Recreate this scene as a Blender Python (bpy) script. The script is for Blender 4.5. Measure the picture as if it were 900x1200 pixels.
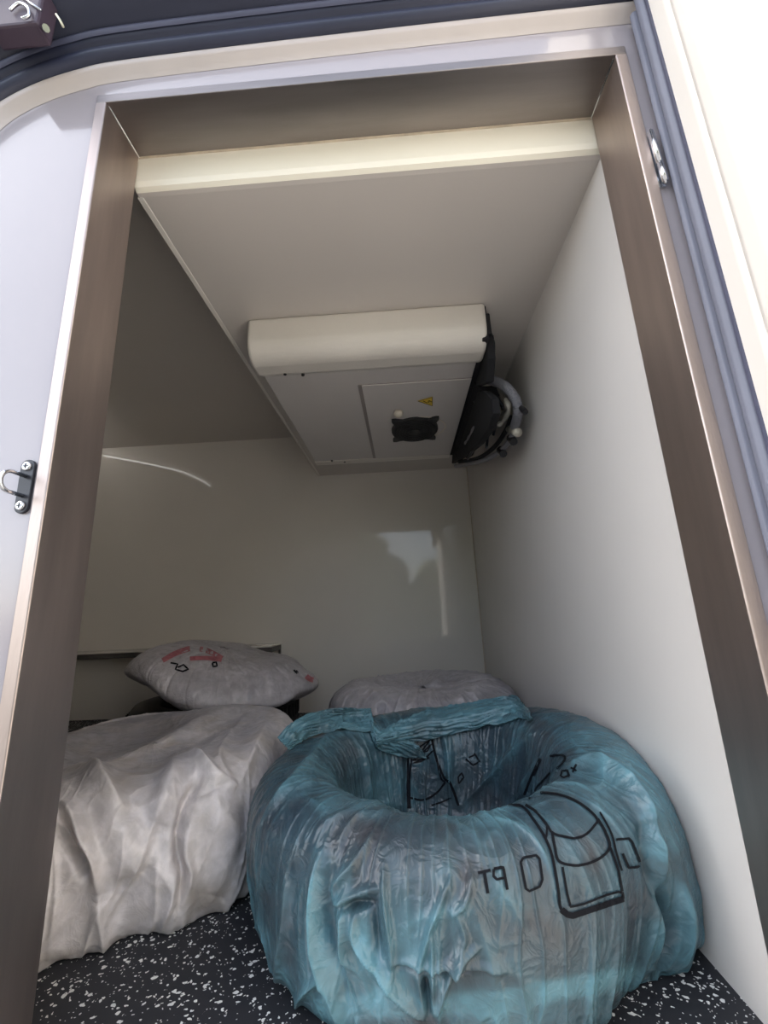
import bpy, bmesh, math, random
import numpy as np
from mathutils import Vector, Matrix
from mathutils.bvhtree import BVHTree

random.seed(7)
for o in list(bpy.data.objects): bpy.data.objects.remove(o)
SC = bpy.context.scene
COL = SC.collection

# ------------------------------------------------------------------ camera
F_PX = 486.5
CAMP = np.array([0, 0, .4915])
FW = np.array([-.03906, .97208, .23138]); RT = np.array([.99787, .05003, -.04176]); UPV = np.array([.05217, -.22925, .97197])
cd = bpy.data.cameras.new('camera'); cam = bpy.data.objects.new('camera', cd); COL.objects.link(cam)
cd.sensor_fit = 'VERTICAL'; cd.sensor_height = 36; cd.lens = F_PX * 36 / 1200; cd.clip_start = .01
M = Matrix((RT, UPV, -FW)).transposed().to_4x4(); M.translation = Vector(CAMP)
cam.matrix_world = M
SC.camera = cam

# ------------------------------------------------------------------ light
SUN_DIR = Vector((-.92, .03, 1.0)).normalized()          # towards the sun
w = bpy.data.worlds.new('world'); SC.world = w; w.use_nodes = True
nt = w.node_tree; nt.nodes.clear()
sky = nt.nodes.new('ShaderNodeTexSky'); sky.sky_type = 'NISHITA'; sky.sun_disc = False
sky.sun_elevation = math.radians(46); sky.sun_rotation = math.radians(-90); sky.dust_density = 2.0; sky.air_density = 1.0; sky.ozone_density = .6
hs = nt.nodes.new('ShaderNodeHueSaturation'); hs.inputs['Saturation'].default_value = .55
bg = nt.nodes.new('ShaderNodeBackground'); bg.inputs[1].default_value = .42
wo = nt.nodes.new('ShaderNodeOutputWorld')
nt.links.new(sky.outputs[0], hs.inputs['Color']); nt.links.new(hs.outputs[0], bg.inputs[0]); nt.links.new(bg.outputs[0], wo.inputs[0])
sl = bpy.data.lights.new('sun', 'SUN'); sl.energy = 5.0; sl.angle = math.radians(.6); sl.color = (1, .94, .84)
so = bpy.data.objects.new('sun', sl); COL.objects.link(so); so.rotation_euler = SUN_DIR.to_track_quat('Z', 'Y').to_euler()
SC.view_settings.view_transform = 'Standard'; SC.view_settings.look = 'None'; SC.view_settings.gamma = 1
SC.view_settings.exposure = 0.5; SC.view_settings.use_curve_mapping = False

# ------------------------------------------------------------------ measuring helpers
def ray(u, v): return FW + (u - 450) / F_PX * RT - (v - 600) / F_PX * UPV
def hit(u, v, ax, val):
    d = ray(u, v); return Vector(CAMP + d * (val - CAMP[ax]) / d[ax])
def to_px(P):
    Q = P - CAMP; dz = Q @ FW
    dz = np.where(np.abs(dz) < 1e-6, 1e-6, dz)
    return np.stack([450 + F_PX * (Q @ RT) / dz, 600 - F_PX * (Q @ UPV) / dz], 1), dz

# ------------------------------------------------------------------ materials
MATS = {}
def new_mat(name):
    m = bpy.data.materials.new(name); m.use_nodes = True
    b = m.node_tree.nodes['Principled BSDF']; MATS[name] = m
    return m, m.node_tree, b
def mat(name, col, rough=.5, metal=0, var=.06, scale=6, bump=0, bscale=60, spec=.5, aniso=None, coat=0, emit=None):
    m, t, b = new_mat(name)
    tc = t.nodes.new('ShaderNodeTexCoord'); mp = t.nodes.new('ShaderNodeMapping'); t.links.new(tc.outputs['Object'], mp.inputs[0])
    if aniso: mp.inputs['Scale'].default_value = aniso
    n = t.nodes.new('ShaderNodeTexNoise'); n.inputs['Scale'].default_value = scale; n.inputs['Detail'].default_value = 5; t.links.new(mp.outputs[0], n.inputs[0])
    r = t.nodes.new('ShaderNodeValToRGB'); c = np.array(col)
    r.color_ramp.elements[0].position = .3; r.color_ramp.elements[1].position = .7
    r.color_ramp.elements[0].color = (*(c * (1 - var)), 1); r.color_ramp.elements[1].color = (*np.minimum(c * (1 + var), 1), 1)
    t.links.new(n.outputs[0], r.inputs[0]); t.links.new(r.outputs[0], b.inputs['Base Color'])
    b.inputs['Roughness'].default_value = rough; b.inputs['Metallic'].default_value = metal
    b.inputs['Specular IOR Level'].default_value = spec; b.inputs['Coat Weight'].default_value = coat
    if bump:
        n2 = t.nodes.new('ShaderNodeTexNoise'); n2.inputs['Scale'].default_value = bscale; t.links.new(mp.outputs[0], n2.inputs[0])
        bp = t.nodes.new('ShaderNodeBump'); bp.inputs['Strength'].default_value = bump; bp.inputs['Distance'].default_value = .004
        t.links.new(n2.outputs[0], bp.inputs['Height']); t.links.new(bp.outputs[0], b.inputs['Normal'])
    if emit:
        b.inputs['Emission Color'].default_value = (*emit[:3], 1); b.inputs['Emission Strength'].default_value = emit[3]
    return m
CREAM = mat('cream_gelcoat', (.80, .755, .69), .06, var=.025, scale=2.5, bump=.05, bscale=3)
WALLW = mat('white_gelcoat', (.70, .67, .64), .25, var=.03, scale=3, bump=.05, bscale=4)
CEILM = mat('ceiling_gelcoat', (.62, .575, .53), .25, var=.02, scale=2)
LIT_EDGE = mat('cream_lintel', (.80, .76, .64), .3, var=.03, scale=3)
BODY = mat('white_body_shell', (.37, .34, .36), .14, var=.02, scale=2, coat=.5)
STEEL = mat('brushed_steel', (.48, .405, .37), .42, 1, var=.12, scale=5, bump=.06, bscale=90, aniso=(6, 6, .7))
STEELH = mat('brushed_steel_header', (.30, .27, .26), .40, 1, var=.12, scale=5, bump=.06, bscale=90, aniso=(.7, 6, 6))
CHROME = mat('zinc_plated', (.75, .76, .78), .18, 1, var=.05, scale=30)
BLACKP = mat('black_plate', (.02, .022, .03), .35, var=.3, scale=30)
NAVY = mat('dark_body_paint', (.022, .026, .05), .45, var=.2, scale=3)
NAVY2 = mat('dark_ridge_rubber', (.07, .075, .12), .45, var=.1, scale=5)
SEALG = mat('grey_seal_rubber', (.17, .18, .23), .55, var=.08, scale=8)
DOORW = mat('white_door_shell', (.80, .76, .70), .35, var=.02, scale=3)
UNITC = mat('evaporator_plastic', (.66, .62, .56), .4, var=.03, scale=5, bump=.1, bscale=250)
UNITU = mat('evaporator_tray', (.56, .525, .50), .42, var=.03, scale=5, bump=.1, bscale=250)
GROOVE_SHADE = mat('panel_groove', (.28, .25, .235), .5)
BLACK = mat('black_plastic', (.012, .012, .014), .5, var=.2, scale=20)
FOAM = mat('black_foam', (.006, .006, .008), .9, var=.3, scale=20)
HOSE = mat('grey_hose_rubber', (.17, .17, .19), .45, var=.12, scale=30)
FOIL = mat('worn_foil_tape', (.50, .47, .40), .45, .2, var=.3, scale=40, bump=.5, bscale=90)
WIREB = mat('blue_black_wire', (.005, .009, .014), .35, var=.3)
YEL = mat('yellow_sticker', (.62, .42, .03), .45, var=.1, scale=60)
KNOB = mat('ivory_plastic', (.66, .60, .50), .35, var=.05)
CAULK = mat('yellowed_caulk', (.50, .42, .32), .6, var=.2, scale=40)
INK = mat('black_print_ink', (.004, .005, .008), .6, spec=.15)
REDP = mat('faded_red_print', (.40, .13, .15), .5, var=.25, scale=60)
RUBBER = mat('tyre_rubber', (.012, .012, .013), .6, var=.2, scale=10)
RAIL = mat('dull_steel_rail', (.14, .13, .125), .45, .6, var=.15, scale=20)
STREAK_GLOW = mat('led_diffuser', (.9, .9, .9), .4, emit=(1, .97, .93, 4.0))
GROUND = mat('paving', (.17, .165, .16), .9, var=.25, scale=3)
MASK_GREEN = mat('hedge_leaves', (.17, .19, .12), .9, var=.5, scale=3)

def floor_mat():
    m, t, b = new_mat('speckled_rubber')
    tc = t.nodes.new('ShaderNodeTexCoord')
    def speck(scale, thr, th2, sc):
        mp = t.nodes.new('ShaderNodeMapping'); mp.inputs['Scale'].default_value = sc; mp.inputs['Rotation'].default_value = (0, 0, .4)
        t.links.new(tc.outputs['Object'], mp.inputs[0])
        ns = t.nodes.new('ShaderNodeTexNoise'); ns.inputs['Scale'].default_value = 90; t.links.new(mp.outputs[0], ns.inputs[0])
        mx = t.nodes.new('ShaderNodeMixRGB'); mx.blend_type = 'ADD'; mx.inputs[0].default_value = .012
        t.links.new(mp.outputs[0], mx.inputs[1]); t.links.new(ns.outputs['Color'], mx.inputs[2])
        v = t.nodes.new('ShaderNodeTexVoronoi'); v.inputs['Scale'].default_value = scale; t.links.new(mx.outputs[0], v.inputs[0])
        sep = t.nodes.new('ShaderNodeSeparateColor'); t.links.new(v.outputs['Color'], sep.inputs[0])
        a = t.nodes.new('ShaderNodeMath'); a.operation = 'LESS_THAN'; a.inputs[1].default_value = thr; t.links.new(sep.outputs[0], a.inputs[0])
        ra = t.nodes.new('ShaderNodeMath'); ra.operation = 'MULTIPLY'; ra.inputs[1].default_value = th2; t.links.new(sep.outputs[1], ra.inputs[0])
        ra2 = t.nodes.new('ShaderNodeMath'); ra2.operation = 'ADD'; ra2.inputs[1].default_value = .12; t.links.new(ra.outputs[0], ra2.inputs[0])
        d = t.nodes.new('ShaderNodeMath'); d.operation = 'LESS_THAN'; t.links.new(v.outputs['Distance'], d.inputs[0]); t.links.new(ra2.outputs[0], d.inputs[1])
        q = t.nodes.new('ShaderNodeMath'); q.operation = 'MULTIPLY'; t.links.new(a.outputs[0], q.inputs[0]); t.links.new(d.outputs[0], q.inputs[1])
        return q.outputs[0]
    s1 = speck(125, .30, .38, (1, 1.15, 1)); s2 = speck(260, .22, .34, (1, 1, 1))
    mx = t.nodes.new('ShaderNodeMath'); mx.operation = 'MAXIMUM'; t.links.new(s1, mx.inputs[0]); t.links.new(s2, mx.inputs[1])
    c = t.nodes.new('ShaderNodeMixRGB'); c.inputs[1].default_value = (.022, .023, .028, 1); c.inputs[2].default_value = (.80, .80, .76, 1)
    t.links.new(mx.outputs[0], c.inputs[0]); t.links.new(c.outputs[0], b.inputs['Base Color']); b.inputs['Roughness'].default_value = .6
    return m
FLOORM = floor_mat()

def bag_mat(name, tight, loose, stain, rough=.33, bump=.55, sheer=0.0):
    m, t, b = new_mat(name)
    at = t.nodes.new('ShaderNodeAttribute'); at.attribute_name = 'bagtone'
    sep = t.nodes.new('ShaderNodeSeparateColor'); t.links.new(at.outputs['Color'], sep.inputs[0])
    tc = t.nodes.new('ShaderNodeTexCoord')
    def noise(scale, det=6, dist=0, sc=None):
        n = t.nodes.new('ShaderNodeTexNoise'); n.inputs['Scale'].default_value = scale; n.inputs['Detail'].default_value = det; n.inputs['Distortion'].default_value = dist
        if sc:
            mp = t.nodes.new('ShaderNodeMapping'); mp.inputs['Scale'].default_value = sc; t.links.new(tc.outputs['Object'], mp.inputs[0]); t.links.new(mp.outputs[0], n.inputs[0])
        else: t.links.new(tc.outputs['Object'], n.inputs[0])
        return n.outputs[0]
    def ramp(inp, a, bb, lo=(0, 0, 0, 1), hi=(1, 1, 1, 1)):
        r = t.nodes.new('ShaderNodeValToRGB'); r.color_ramp.elements[0].position = a; r.color_ramp.elements[1].position = bb
        r.color_ramp.elements[0].color = lo; r.color_ramp.elements[1].color = hi; t.links.new(inp, r.inputs[0]); return r.outputs[0]
    n1 = ramp(noise(14, 9, .3), .38, .68)
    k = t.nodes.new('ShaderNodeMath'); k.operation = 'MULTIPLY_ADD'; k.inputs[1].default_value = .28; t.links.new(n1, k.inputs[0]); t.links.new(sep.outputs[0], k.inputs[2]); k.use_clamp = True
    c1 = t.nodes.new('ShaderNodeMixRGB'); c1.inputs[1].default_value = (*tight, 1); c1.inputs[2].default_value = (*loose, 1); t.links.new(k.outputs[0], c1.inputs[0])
    st = ramp(noise(9, 8, .6), .52, .74, (0, 0, 0, 1), (.6, .6, .6, 1))
    sx = t.nodes.new('ShaderNodeMath'); sx.operation = 'MULTIPLY_ADD'; sx.inputs[1].default_value = 1.0; sx.use_clamp = True
    t.links.new(sep.outputs[1], sx.inputs[0]); t.links.new(st, sx.inputs[2])
    c2 = t.nodes.new('ShaderNodeMixRGB'); t.links.new(sx.outputs[0], c2.inputs[0]); t.links.new(c1.outputs[0], c2.inputs[1]); c2.inputs[2].default_value = (*stain, 1)
    # fine stretched streaks of wrinkled film
    st2 = ramp(noise(45, 6, .4), .40, .66, (.88, .88, .88, 1), (1.14, 1.14, 1.16, 1))
    c3 = t.nodes.new('ShaderNodeMixRGB'); c3.blend_type = 'MULTIPLY'; c3.inputs[0].default_value = .8; t.links.new(c2.outputs[0], c3.inputs[1]); t.links.new(st2, c3.inputs[2])
    t.links.new(c3.outputs[0], b.inputs['Base Color'])
    b.inputs['Roughness'].default_value = rough; b.inputs['Specular IOR Level'].default_value = .5
    # crinkle relief: ridges = 1-|n-.5|
    def ridge(scale, dist, det=3):
        n = noise(scale, det, dist)
        a = t.nodes.new('ShaderNodeMath'); a.operation = 'SUBTRACT'; a.inputs[1].default_value = .5; t.links.new(n, a.inputs[0])
        bb = t.nodes.new('ShaderNodeMath'); bb.operation = 'ABSOLUTE'; t.links.new(a.outputs[0], bb.inputs[0]); return bb.outputs[0]
    r1 = ridge(11, 1.0); r2 = ridge(34, 1.2); 
    ad = t.nodes.new('ShaderNodeMath'); ad.operation = 'MULTIPLY_ADD'; ad.inputs[1].default_value = .4; t.links.new(r2, ad.inputs[0]); t.links.new(r1, ad.inputs[2])
    bp = t.nodes.new('ShaderNodeBump'); bp.invert = True; bp.inputs['Strength'].default_value = bump; bp.inputs['Distance'].default_value = .03
    t.links.new(ad.outputs[0], bp.inputs['Height']); t.links.new(bp.outputs[0], b.inputs['Normal'])
    return m
BLUEBAG = bag_mat('blue_film', (.028, .047, .063), (.105, .235, .28), (.048, .043, .045), .28, .32)
WHITEBAG = bag_mat('white_film', (.36, .35, .38), (.66, .62, .61), (.42, .36, .30), .36, .2)
GREYBAG = bag_mat('grey_film', (.25, .24, .265), (.50, .475, .485), (.22, .19, .19), .36, .25)

# ------------------------------------------------------------------ mesh helpers
def link(name, me, m, parent=None, smooth=False):
    o = bpy.data.objects.new(name, me); COL.objects.link(o)
    if m: me.materials.append(m)
    if smooth: me.polygons.foreach_set('use_smooth', [True] * len(me.polygons))
    if parent: o.parent = parent; o.matrix_parent_inverse = Matrix.Translation(-Vector(parent.location)) if parent.location.length else Matrix()
    return o
def obj(name, bm, m, parent=None, smooth=False):
    me = bpy.data.meshes.new(name); bm.normal_update(); bm.to_mesh(me); bm.free()
    return link(name, me, m, parent, smooth)
def tag(o, label, cat, group=None, kind=None):
    if label: o['label'] = label
    if cat: o['category'] = cat
    if group: o['group'] = group
    if kind: o['kind'] = kind
    return o
def structure(o, label=None):
    o['kind'] = 'structure'
    if label: o['label'] = label; 
    return o
def thing(name, loc, label, cat, group=None):
    o = bpy.data.objects.new(name, None); COL.objects.link(o); o.location = loc; o.empty_display_size = .05
    return tag(o, label, cat, group)
def add_box(bm, a, b, bev=0, seg=2):
    t = bmesh.new(); bmesh.ops.create_cube(t, size=1)
    a = Vector(a); b = Vector(b); c = (a + b) / 2; s = b - a
    for v in t.verts: v.co = Vector((v.co.x * s.x, v.co.y * s.y, v.co.z * s.z)) + c
    if bev: bmesh.ops.bevel(t, geom=t.edges[:], offset=bev, segments=seg, affect='EDGES', profile=.5)
    me = bpy.data.meshes.new('t'); t.to_mesh(me); t.free(); bm.from_mesh(me); bpy.data.meshes.remove(me)
def box(a, b, bev=0, seg=2):
    bm = bmesh.new(); add_box(bm, a, b, bev, seg); return bm
def add_tube(bm, pts, r, n=10, closed=False, rfun=None, cap=True):
    pts = [Vector(p) for p in pts]; rings = []; N = len(pts); prev = None
    for i, p in enumerate(pts):
        if closed: d = pts[(i + 1) % N] - pts[i - 1]
        else: d = pts[min(i + 1, N - 1)] - pts[max(i - 1, 0)]
        d.normalize()
        if prev is None:
            a = d.orthogonal().normalized()
        else:
            a = (prev - d * prev.dot(d)).normalized()
        prev = a; b = d.cross(a)
        rr = rfun(i / (N - 1)) * r if rfun else r
        rings.append([bm.verts.new(p + (a * math.cos(t * 2 * math.pi / n) + b * math.sin(t * 2 * math.pi / n)) * rr) for t in range(n)])
    for i in range(N - (0 if closed else 1)):
        A = rings[i]; B = rings[(i + 1) % N]
        for k in range(n): bm.faces.new((A[k], A[(k + 1) % n], B[(k + 1) % n], B[k]))
    if cap and not closed:
        bm.faces.new(rings[0][::-1]); bm.faces.new(rings[-1])
def tube(pts, r, n=10, **k):
    bm = bmesh.new(); add_tube(bm, pts, r, n, **k); return bm
def smoothpts(pts, k=6):
    P = [Vector(p) for p in pts]; out = []
    for i in range(len(P) - 1):
        p0 = P[max(i - 1, 0)]; p1 = P[i]; p2 = P[i + 1]; p3 = P[min(i + 2, len(P) - 1)]
        for j in range(k):
            t = j / k
            out.append(.5 * ((2 * p1) + (p2 - p0) * t + (2 * p0 - 5 * p1 + 4 * p2 - p3) * t * t + (3 * p1 - p0 - 3 * p2 + p3) * t ** 3))
    out.append(P[-1]); return out
def cyl(a, b, r, n=20):
    return tube([a, b], r, n)
def prism(poly, axis, a, b):
    """poly: list of 2D points in the plane of the other two axes, extruded from a to b along axis"""
    bm = bmesh.new()
    def P(q, h):
        c = list(q); c.insert(axis, h); return c
    A = [bm.verts.new(P(q, a)) for q in poly]; B = [bm.verts.new(P(q, b)) for q in poly]
    bm.faces.new(A); bm.faces.new(B[::-1])
    for i in range(len(A)): bm.faces.new((A[i], B[i], B[(i + 1) % len(A)], A[(i + 1) % len(A)]))
    bmesh.ops.recalc_face_normals(bm, faces=bm.faces[:])
    return bm
def bevel(o, w, seg=3, ang=40):
    md = o.modifiers.new('b', 'BEVEL'); md.width = w; md.segments = seg; md.limit_method = 'ANGLE'; md.angle_limit = math.radians(ang)
    return o

# ------------------------------------------------------------------ the cabin shell (metres; floor at z=0)
XL, XR, XW = -.4595, .384, .3957
YF, YB, YW = .5, .587, 2.288
ZT, ZC, ZU = 1.3457, 1.2735, 1.526
XFAR = -2.15
structure(obj('floor', box((XFAR - .05, .487, -.04), (XW + .05, YW + .05, 0)), FLOORM))
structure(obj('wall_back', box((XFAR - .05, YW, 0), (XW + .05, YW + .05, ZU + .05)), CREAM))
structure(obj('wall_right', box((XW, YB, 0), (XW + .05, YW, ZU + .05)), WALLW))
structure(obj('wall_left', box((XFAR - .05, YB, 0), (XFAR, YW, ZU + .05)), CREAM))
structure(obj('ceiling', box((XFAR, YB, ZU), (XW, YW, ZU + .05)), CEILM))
# lowered ceiling section with a rounded front edge (faces the door)
poly = [(YB + .002, ZU), (YB + .002, ZC + .016), (YB + .005, ZC + .006), (YB + .012, ZC + .0012), (YB + .02, ZC), (YW, ZC), (YW, ZU)]
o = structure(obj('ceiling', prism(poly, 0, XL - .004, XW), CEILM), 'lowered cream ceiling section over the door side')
o.data.materials.append(LIT_EDGE)  # front edge gets a lighter cream, as if lit from the doorway
for f in o.data.polygons:
    if f.center.y < YB + .015 and abs(f.normal.x) < .5: f.material_index = 1
# front wall behind the door frame, left part (inner skin)
structure(obj('wall_front', box((XFAR, YB - .03, 0), (XL - .02, YB, ZU + .05)), CREAM))
# caulk bead in the back right corner and along the ceiling edge
o = obj('trim_1', tube([(XW - .001, YW - .001, 0), (XW - .001, YW - .001, ZC)], .0025, 6), CAULK); structure(o)
o = obj('trim_2', box((XL - .008, YB + .02, ZC - .0015), (XL + .004, YW, ZC + .012), .001, 1), CREAM); structure(o)

# ------------------------------------------------------------------ outer shell around the doorway
def contour(off=0, z0=-.35, right=True):
    base = [(-.72, z0), (-.72, 1.12), (-.715, 1.20), (-.695, 1.28), (-.66, 1.338), (-.62, 1.373), (-.57, 1.399), (-.51, 1.4175), (-.44, 1.4285), (-.2, 1.4375), (.1, 1.4445), (.43, 1.450), (.60, 1.452)]
    P = [Vector((a, 0, b)) for a, b in base]
    P = [P[0]] + smoothpts(P[1:], 5)
    out = []
    for i, p in enumerate(P):
        d = (P[min(i + 1, len(P) - 1)] - P[max(i - 1, 0)]).normalized(); n = Vector((-d.z, 0, d.x))
        out.append(p + n * off)
    return out
def strip_between(c0, c1, y0, y1):
    bm = bmesh.new()
    A = [bm.verts.new((p.x, y0, p.z)) for p in c0]; B = [bm.verts.new((p.x, y1, p.z)) for p in c1]
    for i in range(len(A) - 1): bm.faces.new((A[i], A[i + 1], B[i + 1], B[i]))
    bmesh.ops.recalc_face_normals(bm, faces=bm.faces[:]); return bm
def sweep_profile(prof):
    """prof: (offset, y) pairs swept along the doorway contour"""
    bm = bmesh.new(); rows = []
    for off, y in prof:
        rows.append([bm.verts.new((p.x, y, p.z)) for p in contour(off)])
    for r0, r1 in zip(rows, rows[1:]):
        for i in range(len(r0) - 1): bm.faces.new((r0[i], r0[i + 1], r1[i + 1], r1[i]))
    bmesh.ops.recalc_face_normals(bm, faces=bm.faces[:]); return bm
# white shell: left panel + top band, with a rolled rim
FW_T = .018
shell = bmesh.new()
cc = contour(0)
poly = [(p.x, p.z) for p in cc] + [(.60, ZT + .0125), (XL - .0125, ZT + .0125), (XL - .0125, -.35)]
t = prism(poly, 1, YF + .004, YF + .03)
o = obj('wall_front', t, BODY); structure(o, 'glossy white shell panel around the doorway')
bmr = sweep_profile([(-.030, YF + .0035), (-.020, YF - .001), (-.012, YF - .007), (-.005, YF - .010), (0, YF - .008), (.002, YF + .002)])
structure(obj('trim_3', bmr, mat('rim_gelcoat', (.46, .41, .38), .25), smooth=True), 'rolled rim of the white shell')
structure(obj('wall_front', box((XR + .018, YF + .004, -.35), (.60, YF + .03, ZT + .0125)), BODY), 'narrow white shell strip by the door hinge')
structure(obj('wall_front', box((-.75, YF + .004, -.35), (.60, YF + .03, -.045)), BODY), 'white shell under the sill')
# seal and dark bodywork
structure(obj('trim_4', sweep_profile([(.001, YF + .02), (.002, YF - .012), (.008, YF - .02), (.018, YF - .02), (.024, YF - .012), (.026, YF - .002), (.040, YF + .0), (.046, YF - .012), (.052, YF - .018), (.060, YF - .014), (.066, YF + .0)]), NAVY, smooth=True), 'black rubber seal round the shell')
structure(obj('trim_5', sweep_profile([(.050, YF - .0175), (.054, YF - .022), (.060, YF - .021), (.064, YF - .012)]), NAVY2, smooth=True), 'raised blue grey ridge of the seal')
structure(obj('trim_6', sweep_profile([(.062, YF + .0), (.075, YF - .03), (.085, YF - .065), (.10, YF - .075), (.17, YF - .085), (.30, YF - .06), (.40, YF + .1)]), NAVY, smooth=True), 'dark bodywork above the doorway')

# steel door frame
fr = thing('trim_7', (0, 0, 0), None, None); structure(fr, 'brushed steel frame lining the doorway')
def jamb(x, s):
    # L profile in plan: lining + front flange (s=-1 left, +1 right)
    pl = [(x, YF), (x, YB), (x + s * .0115, YB), (x + s * .0115, YF + .006), (x + s * .0175, YF + .006), (x + s * .0175, YF - .0012), (x + s * .0012, YF - .0012)]
    return prism(pl, 2, 0 if s > 0 else 0, ZT + .0)
for x, s in ((XL, -1), (XR, 1)):
    bm = jamb(x, s)
    o = obj('jamb', bm, STEEL, fr); bevel(o, .0012, 2)
pl = [(YF - .0012, ZT), (YB, ZT), (YB, ZT + .01), (YF + .006, ZT + .01), (YF + .006, ZT + .0175), (YF - .0012, ZT + .0175)]
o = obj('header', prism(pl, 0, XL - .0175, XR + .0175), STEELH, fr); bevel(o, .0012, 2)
obj('sill', box((XL, YF - .0012, -.045), (XR, YB, .002), .001), STEEL, fr)
# yellowed caulk where lining meets the cabin skin
obj('caulk_bead', tube([(XR + .005, YB + .001, 0), (XR + .005, YB + .001, ZC)], .0035, 6), CAULK, fr)
obj('caulk_bead', tube([(XL, YB + .001, ZT), (XR, YB + .001, ZT)], .0022, 6), CAULK, fr)
obj('caulk_bead', tube([(XL + .001, YF + .004, ZT - .001), (XL + .001, YB, ZT - .001)], .0016, 6), CHROME, fr)
obj('caulk_bead', tube([(XR - .001, YF + .004, ZT - .001), (XR - .001, YB, ZT - .001)], .0016, 6), CHROME, fr)

# open door on the right
XD = .43
d = thing('door_1', (XD, YF, -.05), None, None); structure(d, 'open white door with grey seals, swung towards the viewer')
obj('door_shell', box((XD, -.45, -.33), (XD + .035, YF - .002, 1.85)), DOORW, d)
ps = [(XD + .001, YF - .03), (XD - .006, YF - .034), (XD - .0065, YF - .060), (XD - .003, YF - .068), (XD - .012, YF - .0745), (XD - .016, YF - .082), (XD - .016, -.40), (XD + .001, -.41)]
o = obj('inner_panel', prism(ps, 2, -.30, 1.80), DOORW, d); bevel(o, .002, 2, 20)
def bead(prof, name, m):
    return obj(name, prism(prof, 2, -.30, 1.42 if name == 'lip_seal' else 1.8), m, d)
o = bead([(XD - .0, YF), (XD - .010, YF - .001), (XD - .014, YF - .006), (XD - .012, YF - .011), (XD - .004, YF - .014), (XD, YF - .014)], 'lip_seal', SEALG); bevel(o, .0015, 2, 20)
o = bead([(XD, YF - .013), (XD - .009, YF - .015), (XD - .0125, YF - .020), (XD - .0125, YF - .026), (XD - .008, YF - .031), (XD, YF - .032)], 'bulb_seal', SEALG); bevel(o, .0015, 2, 20)
o = bead([(XD - .004, YF - .031), (XD - .0085, YF - .033), (XD - .0085, YF - .036), (XD - .004, YF - .037)], 'seal_edge', NAVY2)

# ------------------------------------------------------------------ hardware by the doorway
h = thing('hinge', (.409, YF, 1.13), 'small shiny zinc hinge on the white strip right of the steel frame', 'hinge')
a = hit(762, 155, 1, YF - .006); b_ = hit(780, 212, 1, YF - .006)
mid = a.lerp(b_, .62)
obj('barrel', cyl(a, mid, .0042, 16), CHROME, h, True); obj('barrel', cyl(mid + (b_ - a) * .03, b_, .0042, 16), CHROME, h, True)
obj('leaf', box((a.x - .006, YF + .0005, b_.z - .002), (a.x + .010, YF + .004, a.z + .002), .001), CHROME, h)
obj('pin', cyl(a + Vector((0, 0, .004)), b_ - Vector((0, 0, .004)), .0022, 10), CHROME, h, True)

xc, zc_, = -.4920, .671
h = thing('padlock_staple', (xc, YF, zc_), 'chrome staple loop on a black plate screwed left of the doorway', 'staple')
pl = []
for k in range(24):
    t = k / 24 * 2 * math.pi; cx = .0095 * math.cos(t); cz = (.0275 if math.sin(t) >= 0 else -.0275) + .0095 * math.sin(t)
    pl.append((xc + cx, zc_ + cz))
o = obj('plate', prism(pl, 1, YF - .0005, YF + .004), BLACKP, h); bevel(o, .0008, 2)
for s in (-1, 1):
    o = obj('screw', cyl((xc, YF - .0035, zc_ + s * .027), (xc, YF, zc_ + s * .027), .0062, 20), CHROME, h); bevel(o, .0015, 2)
    sb = bmesh.new(); add_box(sb, (xc - .0035, YF - .0041, zc_ + s * .027 - .0007), (xc + .0035, YF - .0034, zc_ + s * .027 + .0007)); add_box(sb, (xc - .0007, YF - .0041, zc_ + s * .027 - .0035), (xc + .0007, YF - .0034, zc_ + s * .027 + .0035))
    obj('slot', sb, BLACKP, o)
lp = [(xc, YF + .001, zc_ + .0135), (xc, YF - .020, zc_ + .0135)]
for k in range(1, 12):
    t = math.pi * k / 12; lp.append((xc, YF - .020 - .0135 * math.sin(t), zc_ + .0135 * math.cos(t)))
lp += [(xc, YF - .020, zc_ - .0135), (xc, YF + .001, zc_ - .0135)]
obj('loop', tube(lp, .0027, 12), CHROME, h, True)

# latch mechanism in the dark gap, top left
yy = YF - .06
h = thing('hatch_latch', tuple(hit(30, 20, 1, yy)), 'blurred dark latch with worn pinkish metal in the top left gap', 'latch')
obj('body', box(hit(-10, 42, 1, yy) - Vector((0, .01, 0)), hit(58, -6, 1, yy) + Vector((0, .02, 0)), .004), mat('plum_latch', (.06, .04, .06), .5), h)
pp = [hit(*q, 1, yy - .014) for q in ((12, 12), (22, 4), (32, 8), (34, 18), (26, 22))]
obj('striker', tube(smoothpts(pp, 5), .0022, 8), CHROME, h, True)
pp = [hit(*q, 1, yy - .012) for q in ((25, -4), (48, 12))]
obj('rod', tube(pp, .0016, 8), CHROME, h, True)
pp = [hit(*q, 1, yy - .010) for q in ((66, 17), (70, 23), (74, 31))]
obj('clip', tube(pp, .0018, 8), mat('pale_clip', (.62, .60, .45), .4), h, True)
o = obj('bolt_head', cyl(hit(54, 33, 1, yy - .012), hit(54, 33, 1, yy) , .005, 8), mat('green_zinc', (.30, .33, .27), .4, .5), h)

# ------------------------------------------------------------------ ceiling evaporator unit
ux0, ux1, uy0, uy1, uz = -.386, .250, .952, 1.800, 1.164
U = thing('ceiling_evaporator', ((ux0 + ux1) / 2, (uy0 + uy1) / 2, ZC), 'cream flat cooling evaporator mounted under the ceiling with a black fan', 'cooling unit')
def arc(cy, cz, r, a0, a1, n=8):
    return [(cy + r * math.cos(math.radians(a0 + (a1 - a0) * i / n)), cz + r * math.sin(math.radians(a0 + (a1 - a0) * i / n))) for i in range(n + 1)]
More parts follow.
